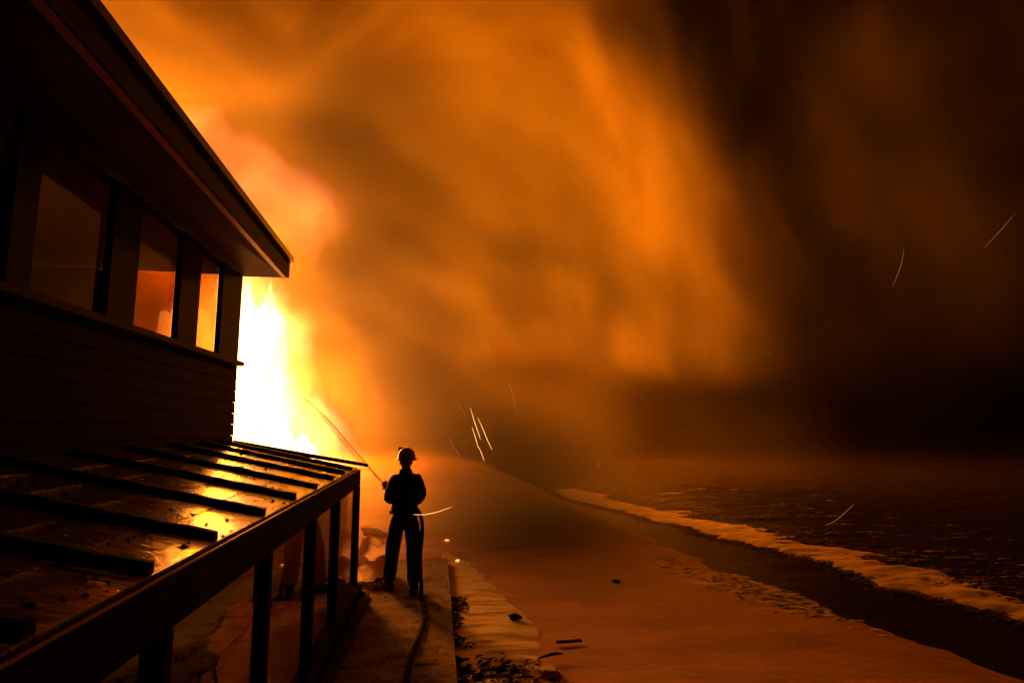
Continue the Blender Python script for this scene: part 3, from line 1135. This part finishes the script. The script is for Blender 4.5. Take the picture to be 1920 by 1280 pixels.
nz = thing('hose_nozzle', 'dark hose nozzle held up in the firefighter\'s left hand', 'nozzle', tuple(NT))
dirj = (onY(600, 768, 14.5) - NT).normalized()
bm = bmesh.new(); tube(bm, [NT - dirj * .14, NT - dirj * .1, NT - dirj * .05, NT - dirj * .045, NT], [.026, .03, .03, .043, .046], 16)
obj('barrel', bm, M['nozzle'], nz, smooth=False)
bm = bmesh.new()
h0 = NT - dirj * .1
tube(bm, [h0 + Vector((-.012, 0, 0)), h0 + Vector((-.025, -.01, .06)), h0 + Vector((.0, -.01, .075)), h0 + Vector((.025, -.01, .06)), h0 + Vector((.012, 0, 0))], .008, 6)
obj('bail_handle', bm, M['nozzle'], nz)
bm = bmesh.new(); tube(bm, [h0 + Vector((0, 0, -.02)), h0 + Vector((.01, -.03, -.11))], [.017, .014], 8)
obj('pistol_grip', bm, M['nozzle'], nz)

# water jet
jet = thing('water_jet', 'thin jet of water arcing from the nozzle into the fire', 'water jet', tuple(NT))
JP = catmull([NT + dirj * .01, onY(700, 885, 9.6), onY(660, 838, 11.2), onY(600, 771, 15.0), onY(545, 730, 20), onY(480, 705, 26)], 8)
bm = bmesh.new()
tube(bm, JP, [.010 + .014 * (i / len(JP)) ** 1.2 for i in range(len(JP))], 8)
obj('stream', bm, M['jet'], jet, smooth=True)
bm = bmesh.new()
for q in range(30):
    n0 = rnd.randrange(0, 18); n1 = n0 + rnd.randrange(4, 14)
    a_, rr_ = rnd.random() * math.tau, rnd.uniform(.1, .7)
    pts_ = []
    for i in range(n0, n1):
        sp = (.006 + .0045 * i) * rr_
        pts_.append(JP[i] + Vector((math.cos(a_) * sp, 0, math.sin(a_) * sp - .004 * i * rr_)))
    tube(bm, pts_, [.0028 + .0003 * i for i in range(len(pts_))], 4)
o = obj('spray', bm, M['jet'], jet, smooth=True)
o['kind'] = 'stuff'

# ------------------------------------------------------------------ sparks in the air
sparks = [
    ([(882, 764), (888, 785), (897, 812), (901, 824)], 8.5, 1, 'bright spark falling steeply, topmost of the bunch right above the firefighter'),
    ([(896, 783), (905, 803), (915, 827), (923, 843)], 8.5, 1, 'bright spark at the right side of the bunch above the firefighter'),
    ([(885, 800), (892, 822), (897, 841)], 8.5, 1, 'bright spark at the left side of the bunch above the firefighter'),
    ([(897, 836), (903, 850), (908, 864)], 8.5, 1, 'bright spark, lowest of the bunch above the firefighter'),
    ([(775, 964), (797, 964), (820, 959), (847, 950)], 7.4, 1, 'long curved spark passing the firefighter\'s right hip'),
    ([(1695, 467), (1690, 495), (1683, 515), (1674, 536)], 8.0, 0, 'lone reddish spark high in the dark smoke at right'),
    ([(1601, 945), (1585, 960), (1570, 973), (1550, 984)], 7.5, 0, 'slanting red spark just above the breaking wave'),
    ([(1902, 402), (1878, 430), (1845, 465)], 9.0, 0, 'faint spark at the far right edge of the smoke'),
    ([(670, 705), (684, 735), (699, 767)], 9.5, 0, 'faint falling spark over the water jet'),
    ([(653, 634), (666, 656)], 9.5, 0, 'short faint spark beside the brown smoke near the flames'),
    ([(911, 636), (921, 656), (931, 677)], 9.5, 0, 'faint spark in the dark streak of the central smoke'),
    ([(953, 709), (962, 745), (972, 780)], 9.5, 0, 'long faint spark right of the bright bunch'),
    ([(841, 819), (856, 845), (871, 866)], 8.6, 0, 'faint spark just right of the helmet'),
    ([(858, 754), (867, 769), (875, 783)], 9.0, 0, 'short faint spark left of the bright bunch'),
    ([(590, 408), (600, 403), (611, 401)], 10.0, 0, 'small faint spark beside the eave tip'),
    ([(1125, 862), (1121, 878)], 9.0, 0, 'short upright spark above the dark sea'),
    ([(1438, 661), (1443, 665)], 10.0, 0, 'dot of a spark below the bright underside of the smoke'),
]
for pts, Y, br, lb in sparks:
    bm = bmesh.new()
    P = catmull([onY(a, b, Y + 0.05 * i) for i, (a, b) in enumerate(pts)], 5)
    n_ = len(P)
    P = [q + Vector((rnd.uniform(-1, 1), 0, rnd.uniform(-1, 1))) * .0012 for q in P]
    r0 = .0032 if br else .003
    tube(bm, P, [r0 * (.35 + .65 * math.sin(math.pi * min(1, (i + .5) / n_))) for i in range(n_)], 5)
    o = obj('spark', bm, M['spark'] if br else M['spark_dim'])
    tag(o, lb, 'spark', 'sparks flying in the smoke')

# ------------------------------------------------------------------ smoke and fire (voxel fields)


class VNoise:
    def __init__(self, seed, n=48):
        self.n = n
        self.t = np.random.RandomState(seed).rand(n, n, n).astype(np.float32) * 2 - 1

    def __call__(self, x, y, z):
        n = self.n
        xi = np.floor(x); yi = np.floor(y); zi = np.floor(z)
        fx = x - xi; fy = y - yi; fz = z - zi
        fx = fx * fx * (3 - 2 * fx); fy = fy * fy * (3 - 2 * fy); fz = fz * fz * (3 - 2 * fz)
        xi = xi.astype(np.int32) % n; yi = yi.astype(np.int32) % n; zi = zi.astype(np.int32) % n
        x1 = (xi + 1) % n; y1 = (yi + 1) % n; z1 = (zi + 1) % n
        t = self.t
        c00 = t[xi, yi, zi] * (1 - fx) + t[x1, yi, zi] * fx
        c10 = t[xi, y1, zi] * (1 - fx) + t[x1, y1, zi] * fx
        c01 = t[xi, yi, z1] * (1 - fx) + t[x1, yi, z1] * fx
        c11 = t[xi, y1, z1] * (1 - fx) + t[x1, y1, z1] * fx
        c0 = c00 * (1 - fy) + c10 * fy
        c1 = c01 * (1 - fy) + c11 * fy
        return c0 * (1 - fz) + c1 * fz


def vfbm(nz_, x, y, z, o=4, g=0.5):
    r = 0; a = 1; s = 1
    for i in range(o):
        r = r + a * nz_(x * s + 13.7 * i, y * s + 5.1 * i, z * s + 9.3 * i)
        a *= g; s *= 2.03
    return r


def sstep(a, b, x):
    t = np.clip((x - a) / (b - a), 0, 1)
    return t * t * (3 - 2 * t)


def ell(X, Y, Z, c, r):
    return np.sqrt(((X - c[0]) / r[0]) ** 2 + ((Y - c[1]) / r[1]) ** 2 + ((Z - c[2]) / r[2]) ** 2)


def field(lo, hi, vox):
    n_ = [int(round((b - a) / vox)) + 1 for a, b in zip(lo, hi)]
    ax = [np.linspace(a, b, k_, dtype=np.float32) for a, b, k_ in zip(lo, hi, n_)]
    return n_, np.meshgrid(*ax, indexing='ij')


def volume_object(name, lo, hi, n_, dens, m):
    me = bpy.data.meshes.new(name)
    N = dens.size
    me.vertices.add(N)
    at = me.attributes.new('d', 'FLOAT', 'POINT')
    at.data.foreach_set('value', np.ascontiguousarray(dens, dtype=np.float32).ravel())
    o = bpy.data.objects.new(name, me)
    C.objects.link(o)
    ng = bpy.data.node_groups.new(name + '_nodes', 'GeometryNodeTree')
    ng.interface.new_socket('Geometry', in_out='INPUT', socket_type='NodeSocketGeometry')
    ng.interface.new_socket('Geometry', in_out='OUTPUT', socket_type='NodeSocketGeometry')
    N_ = ng.nodes.new
    gi = N_('NodeGroupInput'); go = N_('NodeGroupOutput')
    pos = N_('GeometryNodeInputPosition')
    sub = N_('ShaderNodeVectorMath'); sub.operation = 'SUBTRACT'; sub.inputs[1].default_value = lo
    ng.links.new(pos.outputs[0], sub.inputs[0])
    mul = N_('ShaderNodeVectorMath'); mul.operation = 'MULTIPLY'
    mul.inputs[1].default_value = [(k_ - 1) / (b - a) for a, b, k_ in zip(lo, hi, n_)]
    ng.links.new(sub.outputs[0], mul.inputs[0])
    add = N_('ShaderNodeVectorMath'); add.operation = 'ADD'; add.inputs[1].default_value = (.5, .5, .5)
    ng.links.new(mul.outputs[0], add.inputs[0])
    fl = N_('ShaderNodeVectorMath'); fl.operation = 'FLOOR'
    ng.links.new(add.outputs[0], fl.inputs[0])
    dot = N_('ShaderNodeVectorMath'); dot.operation = 'DOT_PRODUCT'
    dot.inputs[1].default_value = (n_[1] * n_[2], n_[2], 1)
    ng.links.new(fl.outputs[0], dot.inputs[0])
    f2i = N_('FunctionNodeFloatToInt'); f2i.rounding_mode = 'ROUND'
    ng.links.new(dot.outputs['Value'], f2i.inputs[0])
    na = N_('GeometryNodeInputNamedAttribute'); na.data_type = 'FLOAT'; na.inputs[0].default_value = 'd'
    si = N_('GeometryNodeSampleIndex'); si.data_type = 'FLOAT'; si.domain = 'POINT'
    ng.links.new(gi.outputs[0], si.inputs[0])
    ng.links.new(na.outputs[0], si.inputs[1])
    ng.links.new(f2i.outputs[0], si.inputs['Index'])
    vc = N_('GeometryNodeVolumeCube')
    vc.inputs['Min'].default_value = lo
    vc.inputs['Max'].default_value = hi
    vc.inputs['Resolution X'].default_value = n_[0]
    vc.inputs['Resolution Y'].default_value = n_[1]
    vc.inputs['Resolution Z'].default_value = n_[2]
    ng.links.new(si.outputs[0], vc.inputs['Density'])
    sm = N_('GeometryNodeSetMaterial'); sm.inputs['Material'].default_value = m
    ng.links.new(vc.outputs[0], sm.inputs[0])
    ng.links.new(sm.outputs[0], go.inputs[0])
    me.materials.append(m)
    md = o.modifiers.new('nodes', 'NODES')
    md.node_group = ng
    return o


# --- smoke
lo, hi = (-22.0, 10.5, -0.3), (34.0, 40.0, 27.0)
n_, (X, Y, Z) = field(lo, hi, 0.32)
A = VNoise(11); Bn = VNoise(23); Cn = VNoise(37)
# swirl the coordinates a little
w1 = A(X / 5, Y / 5, Z / 5); w2 = Bn(X / 5, Y / 5, Z / 5); w3 = Cn(X / 5, Y / 5, Z / 5)
Xw = X + 1.1 * w1; Yw = Y + 1.0 * w2; Zw = Z + 1.1 * w3
# streaks fan out from the upper left: flat on the left, steep in the middle
q = np.clip(Xw + 9, 0, 16)
gsl = 0.6 + 0.16 * q
psi = Zw + 0.6 * (Xw + 9) + 0.08 * q * q + 2.56 * np.clip(Xw - 7, 0, None)
nrm = np.sqrt(1 + gsl ** 2)
across = psi / nrm
along = (Xw - Zw * gsl) / nrm
s1 = vfbm(A, across / 2.1, along / 9.0, Yw / 5, 4, 0.5)
s2 = vfbm(Bn, Xw / 5.5, Yw / 5.5, Zw / 5.5, 4, 0.5)
fine = vfbm(Cn, across / 0.8, along / 5.0, Yw / 1.8, 3, 0.5)
# main cloud body: thick bank above, its underside rising to the right
under = 1.3 + 0.125 * Y - 5.0 * sstep(4.0, -3.0, X + 1.5 * s2) + 0.9 * s2 + 0.5 * s1
bank = sstep(-1.2, 2.2, Z - under)
front = 13.8 + 0.18 * np.clip(X, 0, 40) + 1.6 * s2 - 2.2 * s1
bank *= sstep(0, 4.5, Y - front)
back = 1 - sstep(30, 38, Y + 2 * s2)
right = 1 - sstep(-5.5, 5.0, X - 1.0 - 0.42 * Y + 2.2 * s2 + 1.6 * s1 + 0.20 * (Z - 6))
cov = np.clip(np.exp(2.7 * s1 + 1.4 * s2 + 0.95 * fine - 0.8), 0.02, 4)
D = bank * back * (0.012 + 0.016 * sstep(7, 14, Z) + 0.93 * right) * cov * 0.15
# brown smoke in front of the flames, rolling out low to the left of centre
for c, r, a in (((-4.0, 21, 5.4), (1.9, 3.4, 1.3), 0.4), ((-5.3, 24, 9.4), (1.3, 3, 2.6), 0.55), ((-2.2, 20, 3.4), (2.6, 3.0, 1.2), 0.25),
                ((-3.0, 21, 8.0), (1.5, 3, 2.4), 0.35), ((-0.8, 20, 6.2), (1.4, 3, 2.2), 0.25)):
    # leaning with the streaks
    dx, dz = Xw - c[0], Zw - c[2]
    u_ = dx * 0.62 - dz * 0.78
    v_ = dx * 0.78 + dz * 0.62
    e = np.sqrt((v_ / r[0]) ** 2 + (u_ / r[2] / 1.2) ** 2 + ((Yw - c[1]) / r[1]) ** 2) + 1.0 * s1 + 0.6 * s2 + 0.35 * fine
    D += a * sstep(1.15, 0.35, e)
e = ell(X, Y, Z, (-11.0, 17, 4.5), (3.6, 3.2, 4.2)) + 0.5 * s2 + 0.3 * s1
D += 0.5 * sstep(1.2, 0.6, e)
# heavy unlit smoke lying low behind the shore
top = 5.6 - 0.05 * np.clip(X, 0, 11)
low = sstep(24, 28, Y + s2) * sstep(1.5, -1.5, Z - top + 1.5 * s2 + s1) * sstep(-5.5, -2.0, X + s2) * sstep(12, 0, X + 2.0 * s2)
D += 0.035 * low
e = ell(X, Y, Z, (2.9, 18.3, 1.5), (4.6, 3.4, 2.7)) + 0.5 * s2 + 0.35 * s1
D += 0.28 * sstep(1.2, 0.4, e)
e = ell(X, Y, Z, (2.5, 15.4, 0.7), (5.4, 3.0, 2.7)) + 0.45 * s2 + 0.35 * s1
D += 0.55 * sstep(1.2, 0.3, e)
D += 0.005 * sstep(14, 22, Y + 2 * s2) * sstep(11, 5, Z) * sstep(26, 14, X) * np.clip(.7 + s2, 0, 2)
# low mist over the ground between the path and the shore
mist = np.exp(-np.clip(Z, 0, None) / 2.2) * sstep(11, 17, Y) * (1 - sstep(2.5, 9, X + 1.5 * s2)) * (1 - sstep(28, 36, Y))
D += 0.02 * mist * np.clip(0.75 + 0.6 * s2, 0, 2)
# air drawn in low beside the fire is clearer
D *= 1 - 0.78 * sstep(4.6, 2.4, Z + .6 * s2) * sstep(0.8, -3.0, X + s2) * sstep(29, 24, Y)
# keep the fire's own chamber clear
e = np.minimum(ell(X, Y, Z, (-9.3, 28, 5), (3.2, 7.5, 6.0)), ell(X, Y, Z, (-7.6, 26, 1.4), (4.6, 8, 3.2)))
D *= sstep(0.75, 1.15, e + 0.2 * s2)
# fade at the box faces
for arr, a, b in ((X, lo[0], hi[0]), (Y, lo[1], hi[1]), (Z, -5, hi[2])):
    D *= sstep(0, 1.2, arr - a) * sstep(0, 3.0, b - arr)

# glow of burning gas and firelit mist, in the same field: values under 0.5 glow, values above 0.5 are smoke
w1 = A(X / 1.6, Y / 1.6, Z / 2.2 + 40); w2 = Bn(X / 1.6, Y / 1.6, Z / 2.2 + 40)
s = vfbm(Cn, X / 2.2 + w1 * .5, Y / 2.2, Z / 3.2 + w2 * .5, 4, 0.55)
e1 = ell(X, Y, Z, (-9.6, 30, 4.6), (3.3, 3.8, 6.0)) + 0.42 * s
e2 = ell(X, Y, Z, (-10.5, 28.5, 11.0), (3.0, 3.0, 4.2)) + 0.5 * s
e4 = ell(X, Y, Z, (-7.6, 30, 1.0), (5.2, 3.0, 4.2)) + 0.3 * s  # low spray mist lit by the fire, its light put in as emission
dx, dz = X + 5.9, Z - 10.4
e5 = np.sqrt(((dx * .9 - dz * .45) / 2.3) ** 2 + ((dx * .45 + dz * .9) / 0.9) ** 2 + ((Y - 21.8) / 1.3) ** 2) + 1.3 * s
Fd = np.maximum(sstep(1.08, 0.6, e1), 0.5 * sstep(1.1, 0.5, e4)) + 0.12 * sstep(1.15, 0.55, e2) + 0.36 * sstep(1.05, 0.4, e5)
Fd = np.clip(Fd, 0, 1)
G = 0.5 + D * np.clip(1 - Fd * 9, 0, 1) - 0.48 * Fd

m = bpy.data.materials.new('smoke')
m.use_nodes = True
n = m.node_tree
n.nodes.remove(n.nodes['Principled BSDF'])


def mth(op, a, b, clamp=False):
    q_ = n.nodes.new('ShaderNodeMath'); q_.operation = op; q_.use_clamp = clamp
    for i_, v_ in enumerate((a, b)):
        if hasattr(v_, 'links'):
            n.links.new(v_, q_.inputs[i_])
        else:
            q_.inputs[i_].default_value = v_
    return q_.outputs[0]


at = n.nodes.new('ShaderNodeAttribute'); at.attribute_name = 'density'
dn = mth('MAXIMUM', mth('SUBTRACT', at.outputs['Fac'], 0.5), 0.0)
fv = mth('MAXIMUM', mth('MULTIPLY', mth('SUBTRACT', 0.5, at.outputs['Fac']), 2.08), 0.0)
tco = n.nodes.new('ShaderNodeTexCoord')
vd = n.nodes.new('ShaderNodeVectorMath'); vd.operation = 'DISTANCE'; vd.inputs[1].default_value = (-9.0, 28.0, 7.0)
n.links.new(tco.outputs['Object'], vd.inputs[0])
fv = mth('MULTIPLY', fv, mth('LESS_THAN', vd.outputs['Value'], 9.6))    # the box's own faces do not burn
sc_ = n.nodes.new('ShaderNodeVolumeScatter')
sc_.inputs['Color'].default_value = (0.325, 0.28, 0.13, 1)
sc_.inputs['Anisotropy'].default_value = 0.25
n.links.new(dn, sc_.inputs['Density'])
ab = n.nodes.new('ShaderNodeVolumeAbsorption')
ab.inputs['Color'].default_value = (0, 0, 0, 1)
n.links.new(mth('MULTIPLY', dn, 0.63), ab.inputs['Density'])
cr = n.nodes.new('ShaderNodeValToRGB')
cr.color_ramp.elements[0].position = 0.0; cr.color_ramp.elements[0].color = (1, .17, .03, 1)
cr.color_ramp.elements[1].position = 1.0; cr.color_ramp.elements[1].color = (1, .5, .09, 1)
el = cr.color_ramp.elements.new(.3); el.color = (1, .13, .035, 1)
el = cr.color_ramp.elements.new(.45); el.color = (1, .46, .08, 1)
n.links.new(fv, cr.inputs[0])
em = n.nodes.new('ShaderNodeEmission')
n.links.new(cr.outputs[0], em.inputs[0]); n.links.new(mth('MULTIPLY', fv, 3.4), em.inputs[1])
a1 = n.nodes.new('ShaderNodeAddShader'); a2 = n.nodes.new('ShaderNodeAddShader')
n.links.new(sc_.outputs[0], a1.inputs[0]); n.links.new(ab.outputs[0], a1.inputs[1])
n.links.new(a1.outputs[0], a2.inputs[0]); n.links.new(em.outputs[0], a2.inputs[1])
n.links.new(a2.outputs[0], n.nodes['Material Output'].inputs['Volume'])
o = volume_object('smoke', lo, hi, n_, G, m)
tag(o, 'huge orange-lit smoke cloud streaming over the shore from the fire', 'smoke', kind='stuff')

# flames: ragged tongues standing in the clear chamber behind the house corner
fm_ = bpy.data.materials.new('flame')
fm_.use_nodes = True
n = fm_.node_tree
n.nodes.remove(n.nodes['Principled BSDF'])
tc = n.nodes.new('ShaderNodeTexCoord')
mp = n.nodes.new('ShaderNodeMapping'); mp.inputs['Scale'].default_value = (1, 1, .35)
t = n.nodes.new('ShaderNodeTexNoise'); t.inputs['Scale'].default_value = .8; t.inputs['Detail'].default_value = 5
n.links.new(tc.outputs['Object'], mp.inputs[0]); n.links.new(mp.outputs[0], t.inputs[0])
cr = n.nodes.new('ShaderNodeValToRGB')
cr.color_ramp.elements[0].position = 0.3; cr.color_ramp.elements[0].color = (1, .5, .10, 1)
cr.color_ramp.elements[1].position = 0.55; cr.color_ramp.elements[1].color = (1, .62, .2, 1)
n.links.new(t.outputs[0], cr.inputs[0])
em = n.nodes.new('ShaderNodeEmission'); em.inputs[1].default_value = 8.0
n.links.new(cr.outputs[0], em.inputs[0]); n.links.new(em.outputs[0], n.nodes['Material Output'].inputs[0])
fm_.cycles.emission_sampling = 'NONE'
fire = thing('fire', 'blinding white-yellow fire roaring behind the corner of the house', 'fire', (-10, 31, 0))
for x, y, z, rx, ry, rz2, sd in ((-9.4, 31, 4.0, 1.5, 1.2, 4.6, 1), (-8.6, 31.5, 3.4, 1.0, .9, 3.4, 2), (-10.8, 31.5, 4.6, 1.5, 1.3, 5.2, 3),
                                 (-8.2, 30.6, 6.2, .8, .7, 2.3, 4), (-12.6, 31, 3.2, 1.5, 1.3, 4.0, 5), (-9.9, 30, 2.2, 1.6, 1.2, 2.6, 6), (-7.7, 31, .9, 1.2, .9, 1.7, 7), (-6.6, 31.5, .5, .9, .7, 1.0, 8)):
    bm = bmesh.new()
    bmesh.ops.create_icosphere(bm, subdivisions=4, radius=1)
    for v in bm.verts:
        d = v.co.copy()
        hgt = (d.z + 1) / 2
        f = 1 + .55 * mnoise.noise(Vector((d.x * 1.8, d.y * 1.8, d.z * 2.2 + sd * 5))) + .4 * mnoise.noise(Vector((d.x * 4, d.y * 4, d.z * 5 + sd * 9)))
        tp = 1 - .75 * max(0, hgt - .35) ** 1.2
        sway = .5 * mnoise.noise(Vector((0, sd, hgt * 2.5))) * hgt
        v.co = Vector((x + (d.x * tp * f) * rx + sway, y + d.y * tp * f * ry, max(-.2, z + d.z * f * rz2)))
    obj('flame', bm, fm_, fire, smooth=True)
